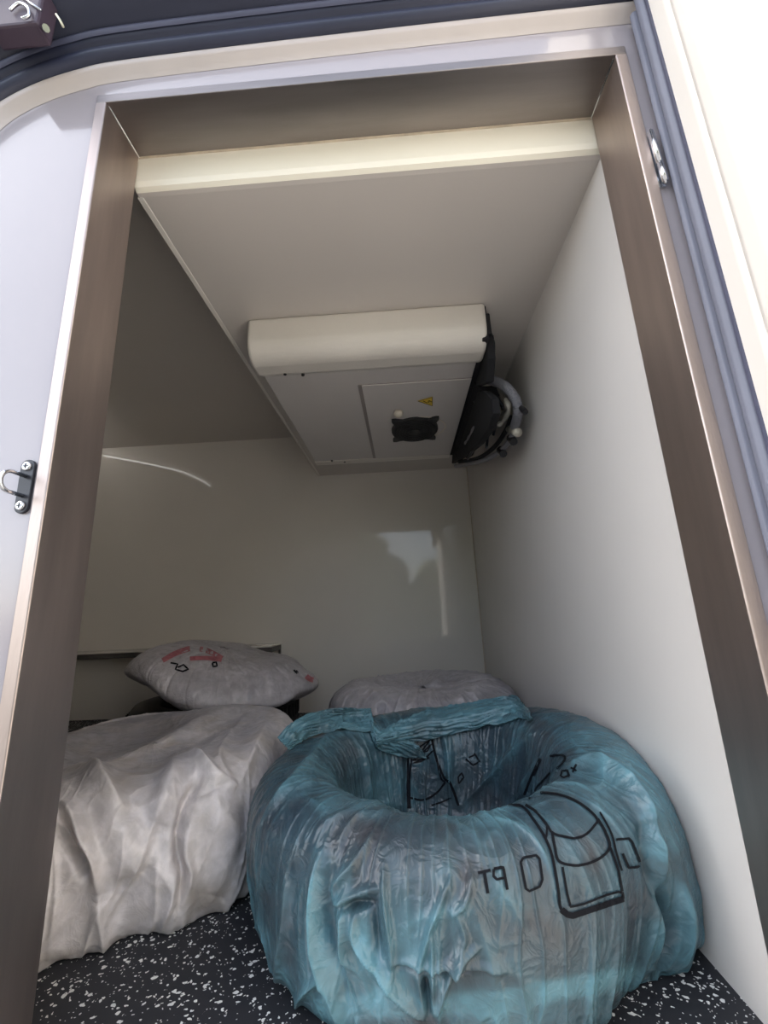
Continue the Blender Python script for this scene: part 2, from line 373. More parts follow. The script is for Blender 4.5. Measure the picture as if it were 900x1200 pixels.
# front cover: vertical face curling under
poly = [(uy0 + .11, ZC), (uy0, ZC)] + arc(uy0 + .055, uz + .046, .055, 180, 262, 12) + [(uy0 + .085, uz - .009), (uy0 + .095, uz - .006), (uy0 + .11, uz)]
o = obj('front_cover', prism(poly, 0, ux0, ux1 + .002), UNITC, U); bevel(o, .010, 4, 60)
# tray underside
o = obj('drip_tray', box((ux0 + .012, uy0 + .085, uz), (ux1 - .012, uy1 - .01, ZC - .02), .004, 2), UNITU, U)
# bevelled shoulder between cover and tray at the right
poly = [(uy1 - .035, uz - .004), (uy1 - .012, uz - .002)] + arc(uy1 + .0, uz + .03, .034, -90, 0, 8) + [(uy1 + .034, ZC), (uy1 - .035, ZC)]
o = obj('rear_lip', prism(poly, 0, ux0 + .010, ux1 - .014), UNITC, U)
# fan panel, standing slightly proud of the tray dark strips at its edges coloured as groove shade
fx0 = hit(420, 452, 2, uz).x
fx1 = ux1 - .014; fy0 = uy0 + .19; fy1 = uy1 - .052
fxs = hit(420, 452, 2, uz - .002); fys = hit(437, 537, 2, uz - .002)
obj('panel_groove', box((fxs.x - .002, fxs.y, uz - .0025), (fxs.x + .010, fys.y, uz + .002)), GROOVE_SHADE, U)
obj('panel_groove', box((fxs.x, fxs.y - .003, uz - .0015), (fx1, fxs.y + .001, uz + .001)), GROOVE_SHADE, U)
obj('panel_groove', box((fxs.x, fys.y - .001, uz - .0015), (fx1, fys.y + .003, uz + .001)), GROOVE_SHADE, U)
o = obj('fan_panel', box((fxs.x + .010, fxs.y, uz - .004), (fx1, fys.y, uz + .002), .001, 1), UNITU, U)
fc = hit(486, 503, 2, uz - .006)
def ring(c, r0, r1, z0, z1, n=40):
    bm = bmesh.new(); V = []
    for r, z in ((r0, z0), (r1, z0), (r1, z1), (r0, z1)):
        V.append([bm.verts.new((c.x + r * math.cos(2 * math.pi * i / n), c.y + r * math.sin(2 * math.pi * i / n), z)) for i in range(n)])
    for j in range(4):
        for i in range(n): bm.faces.new((V[j][i], V[j][(i + 1) % n], V[(j + 1) % 4][(i + 1) % n], V[(j + 1) % 4][i]))
    bmesh.ops.recalc_face_normals(bm, faces=bm.faces[:]); return bm
hx = (hit(515, 503, 2, uz - .006).x - hit(457, 503, 2, uz - .006).x) / 2
hy = (hit(486, 517, 2, uz - .006).y - hit(486, 489, 2, uz - .006).y) / 2
print('fan half', hx, hy, 'panel', fxs, fys)
obj('fan_opening', ring(Vector((fc.x + .018, fc.y, 0)), hx * 1.0, hx * 1.06, uz - .0055, uz - .003), KNOB, U)
# fan frame: round body with four ears
pl = []
hr = hx
for k in range(72):
    t = k / 72 * 2 * math.pi
    r = hr * (1 + .0)
    e = max(0, math.cos(4 * (t - math.pi / 4)))
    r = hr * (.93 + .34 * e ** 5)
    pl.append((fc.x + r * math.cos(t), fc.y + r * math.sin(t) * (hy / hr)))
fan = obj('fan', prism(pl, 2, uz - .014, uz - .003), BLACK, U); bevel(fan, .002, 2)
for k in range(6):
    r = hr * (.85 - .12 * k); c = Vector((fc.x, fc.y, 0))
    bmg = bmesh.new(); add_tube(bmg, [(c.x + r * math.cos(t * math.pi / 20), c.y + r * math.sin(t * math.pi / 20) * hy / hr, uz - .0165) for t in range(40)], .0012, 6, closed=True)
    obj('guard_ring', bmg, BLACK, fan, True)
obj('fan_hub', ring(Vector((fc.x, fc.y, 0)), .0, hr * .25, uz - .019, uz - .014, 24), BLACK, fan)
kc = hit(467, 487, 2, uz - .02)
bm = bmesh.new(); bmesh.ops.create_uvsphere(bm, u_segments=20, v_segments=12, radius=1)
for v in bm.verts: v.co = Vector((v.co.x * .017 + kc.x, v.co.y * .018 + kc.y, v.co.z * .014 + uz - .013))
kn = obj('cable_gland', bm, KNOB, U, True); tag(kn, 'ivory rounded cable gland', None)
# warning sticker
A = hit(489, 470, 2, uz - .0048); B = hit(507, 465, 2, uz - .0048); C_ = hit(507, 476, 2, uz - .0048)
def tri(pts, z0, z1):
    return prism([(p.x, p.y) for p in pts], 2, z0, z1)
o = obj('warning_sticker', tri([A, B, C_], uz - .0050, uz - .0040), YEL, U); tag(o, 'yellow and black triangular warning sticker', None)
cen = (A + B + C_) / 3
tb = bmesh.new()
tr = [A, B, C_, A]
for i in range(3):
    p, q = tr[i], tr[i + 1]
    p2 = cen + (p - cen) * .93; q2 = cen + (q - cen) * .93
    add_tube(tb, [Vector((p2.x, p2.y, uz - .0052)), Vector((q2.x, q2.y, uz - .0052))], .0007, 6)
obj('sticker_border', tb, INK, o)
tb = bmesh.new()
sy = [(-.35, -.1), (-.05, .28), (.1, -.22), (.35, .05)]
dx = (B + C_) / 2 - A; ex = (C_ - B) / 2
q = [Vector((cen.x, cen.y, uz - .0052)) + Vector((dx.x * a_ * .8 + ex.x * b2, dx.y * a_ * .8 + ex.y * b2, 0)) for a_, b2 in sy]
add_tube(tb, q, .0011, 6); add_tube(tb, [q[1] + Vector((.004, 0, 0)), q[2] + Vector((.004, 0, 0))], .0011, 6)
obj('sticker_symbol', tb, INK, o)
for u_, v_ in ((334, 436), (355, 437), (389, 540), (404, 541)):
    p = hit(u_, v_, 2, uz - .002)
    if v_ < 500: p.z = uz - .008
    o = obj('screw', cyl((p.x, p.y, p.z - .003), (p.x, p.y, p.z + .006), .0045, 12), BLACK, U)
# open right end: black side plate, coil bends, cables, hoses
obj('side_plate', box((ux1 - .012, uy0 + .012, uz + .004), (ux1 + .006, uy1 - .005, ZC - .002), .002), FOAM, U)
obj('coil_block', box((ux1 - .0, uy0 + .03, uz + .035), (ux1 + .020, uy0 + .30, ZC - .010), .004), BLACK, U)
obj('foam_insulation', prism([(ux1, uz + .03), (ux1 + .06, uz + .005), (ux1 + .072, uz - .045), (ux1 + .045, uz - .06), (ux1 + .0, uz + .0)], 1, uy0 + .22, uy1 - .12), FOAM, U)
def side_mass(pxs, xp, x0, x1, name, m):
    P_ = [hit(u_, v_, 0, xp) for u_, v_ in pxs]
    o = obj(name, prism([(p.y, p.z) for p in P_], 0, x0, x1), m, U); bevel(o, .004, 2); return o
side_mass([(556, 456), (578, 458), (588, 466), (590, 484), (584, 502), (570, 520), (552, 534), (536, 543), (538, 520)], .290, .262, .284, 'foam_insulation', FOAM)
side_mass([(564, 390), (577, 393), (579, 420), (577, 448), (560, 454)], .272, .254, .277, 'foam_insulation', FOAM)
for k in range(9):
    y = uy0 + .06 + k * .055
    pts = [(ux1 + .004, y, uz + .05), (ux1 + .026, y + .004, uz + .052), (ux1 + .032, y + .02, uz + .06), (ux1 + .026, y + .035, uz + .068), (ux1 + .004, y + .038, uz + .07)]
    obj('coil_bend', tube(smoothpts(pts, 4), .0045, 8), mat('dull_copper', (.10, .075, .06), .4, .7) if k == 0 else MATS['dull_copper'], U, True)
def hosepts(L):
    return [hit(u_, v_, 0, x) for u_, v_, x in L]
def corrug(pts, r, m, name, pitch=.006):
    S = smoothpts(pts, 10); bm = bmesh.new()
    # resample
    L = [0]
    for a1, b1 in zip(S, S[1:]): L.append(L[-1] + (b1 - a1).length)
    n = max(8, int(L[-1] / (pitch / 4))); R_ = []
    for i in range(n + 1):
        s = L[-1] * i / n; j = max(k for k in range(len(L)) if L[k] <= s + 1e-9); j = min(j, len(S) - 2)
        t = (s - L[j]) / max(L[j + 1] - L[j], 1e-9); R_.append(S[j].lerp(S[j + 1], t))
    add_tube(bm, R_, r, 14, rfun=lambda q: 1 + .07 * math.sin(q * L[-1] / pitch * 2 * math.pi))
    return obj(name, bm, m, U, True)
main = hosepts([(556, 450, .262), (574, 446, .29), (592, 453, .318), (604, 468, .338), (607, 484, .345), (603, 500, .348)])
o = corrug(main, .0135, HOSE, 'drain_hose'); tag(o, 'grey ribbed drain hose', None)
p0 = hosepts([(554, 450, .26), (566, 447, .276), (574, 446, .29)])
o = obj('tape_wrap', tube(p0, .0152, 14), FOIL, U, True)
lower = hosepts([(604, 500, .349), (598, 515, .345), (586, 529, .335), (570, 538, .315), (552, 543, .29), (534, 546, .262)])
o = obj('pipe', tube(smoothpts(lower, 8), .0085, 12), HOSE, U, True)
lower2 = hosepts([(600, 488, .35), (592, 506, .34), (579, 524, .325), (560, 537, .30), (538, 541, .27)])
o = obj('pipe', tube(smoothpts(lower2, 8), .0075, 12), FOAM, U, True)
for a1 in ((598, 513, .347), (586, 527, .336)):
    p = hosepts([a1, (a1[0] + 4, a1[1] + 5, a1[2])]); o = obj('cable_tie', tube(p, .012, 10), BLACK, U)
p = hosepts([(611, 478, .349), (616, 483, .352)]); obj('cable_tie', tube(p, .008, 10), BLACK, U)
p = hosepts([(597, 502, .35), (607, 507, .352)]); obj('tape_wrap', tube(p, .013, 10), FOIL, U, True)
for L in ([(570, 395, .262), (578, 400, .275), (578, 420, .28), (576, 445, .285)], [(566, 392, .26), (574, 390, .27), (578, 402, .28)],
          [(556, 470, .262), (566, 480, .29), (572, 500, .305), (570, 525, .29)], [(560, 460, .265), (575, 468, .30), (582, 486, .32), (578, 510, .315)],
          [(555, 465, .262), (562, 490, .28), (560, 515, .28), (548, 538, .265)], [(566, 455, .28), (580, 462, .31), (590, 480, .33)],
          [(558, 452, .262), (568, 470, .29), (566, 492, .29)], [(562, 475, .27), (575, 478, .30), (585, 470, .32)]):
    obj('cable', tube(smoothpts(hosepts(L), 6), .0045, 8), WIREB, U, True)
for q_, r_ in ((((592, 468, .325), (596, 480, .33), (590, 492, .325), (584, 498, .315)), .009), (((588, 482, .322), (578, 492, .305), (574, 496, .30)), .003), (((556, 500, .262), (550, 512, .262), (545, 520, .262)), .006)):
    o = obj('foil_scrap', tube(smoothpts(hosepts(q_), 5), r_, 7, rfun=lambda q: .6 + .5 * math.sin(q * 9) ** 2), FOIL if r_ != .006 else HOSE, U)
obj('white_plug', tube(hosepts([(550, 457, .258), (558, 457, .262)]), .005, 8), KNOB, U, True)
obj('elbow', tube(smoothpts(hosepts([(564, 388, .252), (570, 389, .262), (575, 396, .27), (576, 402, .272)]), 5), .006, 10), CHROME, U, True)

# ------------------------------------------------------------------ unseen glowing strip added so the back wall mirrors a bright streak
def mirror_on_ceiling(u_, v_):
    p = hit(u_, v_, 1, YW); d_ = ray(u_, v_); d_ = Vector((d_[0], -d_[1], d_[2])); t = (ZU - .012 - p.z) / d_.z; return p + d_ * t
pts = [mirror_on_ceiling(*q) for q in ((122, 534), (150, 539), (180, 545), (210, 552), (230, 560), (246, 569))]
print('led', pts)
streak_emit = thing('ceiling_light_strip', tuple(pts[2]), 'slim lit strip lamp under the high ceiling left of the doorway, mirrored as a bright streak in the back wall', 'light')
S = smoothpts(pts, 5)
obj('diffuser', tube([p + Vector((0, 0, .000)) for p in S], .006, 10), STREAK_GLOW, streak_emit, True)
obj('base_rail', tube([p + Vector((0, 0, .0085)) for p in S], .005, 6), RAIL, streak_emit, True)

# ------------------------------------------------------------------ steel rack at the back left
rk = thing('low_steel_rack', (-1.35, 2.2, 0), 'low rack of dull steel rail with a cream top against the back wall', 'rack')
ry0 = 2.13
zr = hit(200, 766, 1, ry0).z; xr1 = hit(319, 760, 1, ry0).x
obj('front_rail', box((XFAR + .02, ry0, zr - .012), (xr1, ry0 + .016, zr + .012), .001, 1), RAIL, rk)
obj('end_rail', box((xr1 - .016, ry0 + .016, zr - .012), (xr1, YW - .002, zr + .012), .001, 1), RAIL, rk)
obj('post', box((xr1 - .030, ry0 + .001, 0), (xr1 - .004, ry0 + .018, zr - .012), .001, 1), RAIL, rk)
obj('post', box((xr1 - .010, YW - .02, 0), (xr1 - .0, YW - .004, zr - .012), .001, 1), RAIL, rk)
obj('post', box((XFAR + .03, ry0 + .001, 0), (XFAR + .05, ry0 + .018, zr - .012), .001, 1), RAIL, rk)
obj('brace', tube([(xr1 - .012, ry0 + .01, zr - .05), (xr1 - .05, ry0 + .01, zr - .012)], .006, 8), RAIL, rk)
obj('top_board', box((XFAR + .02, ry0 - .003, zr + .012), (xr1 - .0, YW - .002, zr + .020), .001, 1), CREAM, rk)

# ------------------------------------------------------------------ numpy noise
rng = np.random.RandomState(11)
PERM = rng.permutation(256); PERM = np.concatenate([PERM, PERM])
G3 = rng.normal(size=(256, 3)); G3 /= np.linalg.norm(G3, axis=1)[:, None]
def perlin(P):
    i = np.floor(P).astype(int); f = P - i; i &= 255; u = f * f * f * (f * (f * 6 - 15) + 10)
    out = 0
    for dx in (0, 1):
        for dy in (0, 1):
            for dz in (0, 1):
                g = G3[PERM[PERM[PERM[(i[:, 0] + dx) & 255] + ((i[:, 1] + dy) & 255)] + ((i[:, 2] + dz) & 255)]]
                d_ = (g * (f - [dx, dy, dz])).sum(1)
                out = out + d_ * (u[:, 0] if dx else 1 - u[:, 0]) * (u[:, 1] if dy else 1 - u[:, 1]) * (u[:, 2] if dz else 1 - u[:, 2])
    return out * 1.6
def fbm(P, o=3):
    s = 0; a = 1
    for k in range(o): s = s + a * perlin(P * 2 ** k + 7.3 * k); a *= .5
    return s
def ridge(P, sharp=1.0): return np.clip(1 - np.abs(perlin(P)) * 2.6, 0, 1) ** sharp
def polydist(px, poly):
    best = np.full(len(px), 1e9); tt = np.zeros(len(px)); n = len(poly) - 1
    for i in range(n):
        a = np.array(poly[i], float); b = np.array(poly[i + 1], float); ab = b - a
        t = np.clip(((px - a) @ ab) / (ab @ ab + 1e-9), 0, 1); d_ = np.linalg.norm(px - a - t[:, None] * ab, axis=1)
        m = d_ < best; best[m] = d_[m]; tt[m] = (i + t[m]) / n
    return best, tt
def catmull2(pts, k=8):
    return [(p.x, p.y) for p in smoothpts([(a, b, 0) for a, b in pts], k)]
def ss(a, b, x): t = np.clip((x - a) / (b - a), 0, 1); return t * t * (3 - 2 * t)

def grid_normals(V, nt, ns):
    A = V.reshape(nt, ns, 3); dt = np.roll(A, -1, 0) - np.roll(A, 1, 0); ds = np.gradient(A, axis=1)
    n = np.cross(dt, ds).reshape(-1, 3); n /= (np.linalg.norm(n, axis=1)[:, None] + 1e-12); return n

FOLD = .95
def bag_mesh(name, centre, prof, nt, ns, shape, disp, folds, tones, m, parent, zmin=.0015, xmax=XW - .004, front_only=True):
    """closed ring-shaped bag: prof = (r,z) profile from outer foot over the crest into the hole; swept round theta"""
    P = np.array([(p.x, p.z) for p in smoothpts([(a, 0, b) for a, b in prof], 16)])
    L = np.concatenate([[0], np.cumsum(np.linalg.norm(np.diff(P, axis=0), axis=1))]); s = np.linspace(0, L[-1], ns)
    R_ = np.interp(s, L, P[:, 0]); Z_ = np.interp(s, L, P[:, 1]); sn = s / L[-1]
    th = np.arange(nt) / nt * 2 * np.pi; th = th - .5 * np.cos(th)   # finer towards the doorway side
    T, Sx = np.meshgrid(th, sn, indexing='ij'); Rr = np.tile(R_, (nt, 1)); Zz = np.tile(Z_, (nt, 1))
    Rr, Zz = shape(T, Sx, Rr, Zz)
    V = np.stack([centre[0] + Rr * np.cos(T), centre[1] + Rr * np.sin(T), Zz], -1).reshape(-1, 3)
    n = grid_normals(V, nt, ns)
    mid = V.reshape(nt, ns, 3)[:, ns // 3]; 
    if (n.reshape(nt, ns, 3)[:, ns // 8, :2] * (mid[:, :2] - np.array(centre[:2]))).sum() < 0: n = -n
    Tf = T.reshape(-1); Sf = Sx.reshape(-1)
    hgt, tone, stain = disp(V, Tf, Sf)
    px, dz = to_px(V); view = V - CAMP; face = (n * view).sum(1) < 0.02
    vis = face & (dz > .1)
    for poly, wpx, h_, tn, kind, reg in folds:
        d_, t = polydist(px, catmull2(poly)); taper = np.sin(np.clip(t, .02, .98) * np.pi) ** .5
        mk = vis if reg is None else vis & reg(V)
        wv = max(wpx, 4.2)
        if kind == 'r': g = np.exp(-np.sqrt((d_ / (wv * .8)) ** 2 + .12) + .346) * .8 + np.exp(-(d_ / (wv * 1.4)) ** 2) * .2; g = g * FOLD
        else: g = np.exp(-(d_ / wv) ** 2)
        hgt = hgt + mk * g * taper * h_ * 1.25; tone = tone + mk * g * taper * tn  # tone also paints highlights on fold crests and shade in creases
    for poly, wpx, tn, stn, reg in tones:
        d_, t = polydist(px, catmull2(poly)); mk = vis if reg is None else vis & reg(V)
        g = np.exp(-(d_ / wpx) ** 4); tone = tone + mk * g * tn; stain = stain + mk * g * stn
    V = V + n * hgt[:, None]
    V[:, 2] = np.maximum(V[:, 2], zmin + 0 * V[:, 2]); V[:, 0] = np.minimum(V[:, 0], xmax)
    i = np.arange(nt); j = np.arange(ns - 1); I, J = np.meshgrid(i, j, indexing='ij')
    a = I * ns + J; b = ((I + 1) % nt) * ns + J; F = np.stack([a, b, b + 1, a + 1], -1).reshape(-1, 4)
    me = bpy.data.meshes.new(name); me.vertices.add(len(V)); me.vertices.foreach_set('co', V.astype(np.float32).ravel())
    me.loops.add(F.size); me.loops.foreach_set('vertex_index', F.ravel().astype(np.int32))
    me.polygons.add(len(F)); me.polygons.foreach_set('loop_start', np.arange(0, F.size, 4, dtype=np.int32))
    try: me.polygons.foreach_set('loop_total', np.full(len(F), 4, dtype=np.int32))
    except Exception: pass
    me.update(calc_edges=True); me.validate()
    ca = me.color_attributes.new('bagtone', 'FLOAT_COLOR', 'POINT')
    c = np.zeros((len(V), 4), np.float32); c[:, 0] = np.clip(tone, 0, 1); c[:, 1] = np.clip(stain, 0, 1); c[:, 3] = 1
    ca.data.foreach_set('color', c.ravel())
    o = link(name, me, m, parent, True)
    bvh = BVHTree.FromPolygons([tuple(v) for v in V], [tuple(f) for f in F])
    return o, bvh

def ink(name, bvh, strokes, m, parent, lift=.0012, label=None, gap=.02, wk=1.35):
    bm = bmesh.new()
    for poly, wpx, sm in strokes:
        wpx = wpx * wk
        pl = catmull2(poly, 5) if sm else poly
        q = [np.array(pl[0], float)]
        for a, b in zip(pl[:-1], pl[1:]):
            a = np.array(a, float); b = np.array(b, float); n = max(1, int(np.linalg.norm(b - a) / 2.2))
            for k in range(1, n + 1): q.append(a + (b - a) * k / n)
        prev = None; o_ = Vector(CAMP)
        for i, p in enumerate(q):
            d_ = q[min(i + 1, len(q) - 1)] - q[max(i - 1, 0)]; d_ /= np.linalg.norm(d_) + 1e-9; nn = np.array([-d_[1], d_[0]]) * wpx / 2
            cur = []
            for s in (-1, 1):
                e = p + nn * s; h_ = bvh.ray_cast(o_, Vector(ray(*e)).normalized())
                if h_[0] is None: cur = None; break
                nr = h_[1]
                if nr.dot(Vector(ray(*e))) > 0: nr = -nr
                cur.append(h_[0] + nr * lift)
            if cur and prev and (cur[0] - prev[0]).length < gap and (cur[1] - prev[1]).length < gap and (cur[0] - cur[1]).length < gap:
                bm.faces.new([bm.verts.new(x) for x in (prev[0], prev[1], cur[1], cur[0])])
            prev = cur
    o = obj(name, bm, m, parent)
    if label: o['label'] = label
    return o
def Z(pts, sc, ox, oy): return [(x / sc + ox, y / sc + oy) for x, y in pts]

# ------------------------------------------------------------------ blue bagged tyre, front
BC = (.050, .885)
def shape_blue(T, S, R, Zz):
    dr = np.angle(np.exp(1j * (T - (-.30))))      # towards front right: loose skirt
    fl = np.exp(-(dr / .55) ** 2)
    out = ss(.62, .0, S)
    R = R + out * fl * (.018 + .035 * ss(.45, .1, S))
    R = R + out * .010 * np.cos(2 * T)
    R = R - .034 * np.exp(-(np.angle(np.exp(1j * (T + .80))) / .24) ** 2) * ss(.36, .05, S)
    back = np.exp(-(np.angle(np.exp(1j * (T - 1.45))) / .9) ** 2)
    rt = np.exp(-(np.angle(np.exp(1j * (T - .25))) / .75) ** 2)
    R = R + .012 * rt * ss(.0, .3, S) * ss(.6, .4, S)
    Zz = Zz + (.012 * back + .034 * rt) * ss(0, .35, S) * ss(1, .62, S)
    fr = np.exp(-(np.angle(np.exp(1j * (T + 1.6))) / .5) ** 2)
    Zz = Zz - .012 * fr * ss(.2, .45, S) * ss(.9, .6, S)
    return R, Zz
def disp_blue(V, T, S):
    c = np.stack([np.cos(T), np.sin(T)], 1)
    wob = fbm(V * 4, 2)
    Q = np.stack([c[:, 0] * 6 + wob * .35, c[:, 1] * 6 + wob * .35, S * 1.3 + wob * .3], 1)
    r1 = ridge(Q, 3); r2 = ridge(Q * np.array([2.6, 2.6, 1.6]) + 9, 4)
    W = V + .03 * np.stack([perlin(V * 7), perlin(V * 7 + 31), perlin(V * 7 + 77)], 1)
    k1 = ridge(W * np.array([9, 9, 6]), 5); k2 = ridge(W * 19 + 5, 5)
    cr = ss(-.05, .35, perlin(V * 5 + 11))                      # crumpled only in patches
    sk = ss(.35, .08, S); inn = ss(.62, .75, S)
    h = .0035 * r1 * (.5 + sk + .6 * inn) + .0016 * r2 + (.0030 * k1 + .0014 * k2) * cr + .008 * perlin(V * 4.2) * (.4 + .8 * sk)
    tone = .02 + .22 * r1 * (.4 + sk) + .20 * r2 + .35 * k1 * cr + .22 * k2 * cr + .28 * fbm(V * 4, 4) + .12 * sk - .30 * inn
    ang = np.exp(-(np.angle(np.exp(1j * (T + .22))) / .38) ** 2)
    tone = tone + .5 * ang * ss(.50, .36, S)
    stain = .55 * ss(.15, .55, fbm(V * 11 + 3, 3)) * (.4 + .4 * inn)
    return h, tone, stain
prof_b = [(.300, .0015), (.322, .03), (.338, .09), (.341, .15), (.330, .194), (.30, .222), (.262, .230), (.225, .221), (.200, .193), (.183, .13), (.168, .06), (.14, .028), (.08, .02), (.012, .018)]
front = lambda V: V[:, 1] < BC[1] - .03
rightp = lambda V: V[:, 0] > .2
innerb = lambda V: (V[:, 1] > BC[1]) & (np.hypot(V[:, 0] - BC[0], V[:, 1] - BC[1]) < .24)
b4 = lambda p: Z(p, 3, 260, 900)
b8 = lambda p: Z(p, 1.5, 260, 760)
folds = [
 (b4([(345, 300), (330, 430), (335, 560), (360, 680), (400, 780), (435, 900)]), 5, .016, .55, 'r', front),
 (b4([(385, 330), (375, 480), (385, 600), (420, 740), (470, 860)]), 7, -.010, -.1, 'g', front),
 (b4([(450, 400), (430, 480), (430, 560), (435, 650), (480, 720), (520, 800)]), 3, .009, .35, 'r', front),
 (b4([(475, 500), (480, 590), (560, 680), (620, 760), (705, 855)]), 4, .015, .5, 'r', front),
 (b4([(470, 620), (500, 740), (600, 840)]), 12, -.008, .35, 'g', front),
 (b4([(570, 340), (580, 480), (600, 600), (605, 720)]), 3, .009, .25, 'r', front),
 (b4([(540, 480), (548, 580), (560, 680)]), 3, -.006, 0, 'g', front),
 (b4([(805, 390), (770, 460), (735, 540), (705, 640), (690, 700)]), 3, .009, .35, 'r', front),
 (b4([(740, 560), (742, 700), (745, 840)]), 3, .009, .3, 'r', front),
 (b4([(692, 700), (710, 790), (722, 850)]), 3, .008, .25, 'r', front),
 (b4([(716, 720), (730, 850)]), 3, -.009, -.2, 'g', front),
 (b4([(900, 610), (835, 650), (790, 720), (755, 830)]), 3.5, .011, .4, 'r', front),
 (b4([(880, 370), (855, 460), (800, 510)]), 3, .007, .25, 'r', front),
 (b4([(820, 500), (850, 580), (820, 660)]), 3, .006, .2, 'r', front),
 (b4([(385, 470), (400, 410), (470, 340), (530, 240)]), 5, .009, .3, 'r', front),
 (b4([(390, 480), (430, 460), (500, 430), (560, 420)]), 5, .010, .25, 'r', front),
 (b4([(400, 500), (450, 480), (540, 470)]), 6, -.010, -.2, 'g', front),
 (b4([(225, 390), (222, 520), (210, 650), (195, 830)]), 4, .008, .2, 'r', front),
 (b4([(250, 850), (300, 770), (370, 720)]), 4, .008, .35, 'r', front),
 (b4([(600, 660), (700, 672), (820, 668), (920, 675), (1000, 690)]), 4, .007, .1, 'r', front),
 (b4([(610, 680), (700, 690), (920, 695)]), 4, -.005, -.15, 'g', front),
 (b4([(320, 270), (350, 210), (430, 170), (520, 135), (600, 115)]), 6, .006, .15, 'r', None),
 (b8([(610, 215), (650, 205), (690, 225), (725, 270), (745, 320), (762, 390), (766, 470), (760, 560)]), 5, .022, .45, 'r', None),
 (b8([(735, 300), (757, 400), (776, 480), (770, 570)]), 7, -.022, -.25, 'g', None),
 (b8([(838, 420), (850, 470), (842, 520), (850, 555)]), 4, .012, .4, 'r', rightp),
 (b8([(800, 400), (815, 480), (805, 560)]), 5, .008, .25, 'r', rightp),
 (b8([(790, 380), (795, 470), (785, 550)]), 5, -.006, -.1, 'g', rightp),
 (b8([(205, 340), (240, 300), (300, 290)]), 5, .005, .15, 'r', front),
 (Z([(500, 425), (570, 350), (650, 270), (760, 150), (860, 75)], 4.09, 420, 840), 3.5, .009, .3, 'r', innerb),
 (Z([(400, 60), (430, 160), (440, 300), (475, 420)], 4.09, 420, 840), 5, .014, .35, 'r', innerb),
 (Z([(0, 140), (30, 220), (45, 330), (60, 400)], 4.09, 420, 840), 4, .010, .3, 'r', innerb),
 (Z([(240, 120), (235, 260), (235, 430)], 4.09, 420, 840), 4, -.008, -.1, 'g', innerb),
 (Z([(860, 210), (800, 330), (770, 400)], 4.09, 420, 840), 4, .010, .1, 'r', innerb),
 (Z([(330, 60), (360, 180), (400, 300)], 4.09, 420, 840), 3, .006, .2, 'r', innerb),
]
# sweeping tension lines over the left shoulder
for k in range(9):
    x0 = 300 + k * 9; y0 = 985 - k * 13
    folds.append(([(x0 - 8, y0 + 55), (x0, y0), (x0 + 22, y0 - 38 + k * 1.5), (x0 + 60, y0 - 62 + k * 4), (x0 + 105, y0 - 66 + k * 6)], 2.5, .0035, .16, 'r', None))
tones = [
 ([(385, 1180), (440, 1178), (500, 1172), (560, 1166), (620, 1160), (690, 1150), (740, 1140)], 13, .55, -.3, front),
 ([(420, 1090), (440, 1130), (475, 1160)], 16, .45, -.3, front),
 ([(372, 1030), (372, 1090), (395, 1150)], 8, .35, -.2, front),
 ([(385, 945), (450, 930), (520, 945), (580, 955)], 18, .30, .0, None),
 (b8([(715, 190), (760, 260), (800, 330)]), 16, .25, 0, None),
 ([(440, 1000), (500, 1010), (560, 1020), (600, 1060)], 55, -.16, .3, front), ([(560, 1110), (640, 1110), (700, 1090)], 45, -.14, .3, front),
]
BT = thing('bagged_tyre', (BC[0], BC[1], 0), 'tyre wrapped in a creased blue plastic sack with black line drawings, lying in front', 'tyre', None)
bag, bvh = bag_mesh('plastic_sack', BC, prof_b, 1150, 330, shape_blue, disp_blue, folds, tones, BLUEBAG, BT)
z2 = lambda p: Z(p, 3.75, 540, 860); z1 = lambda p: Z(p, 4.09, 420, 840)
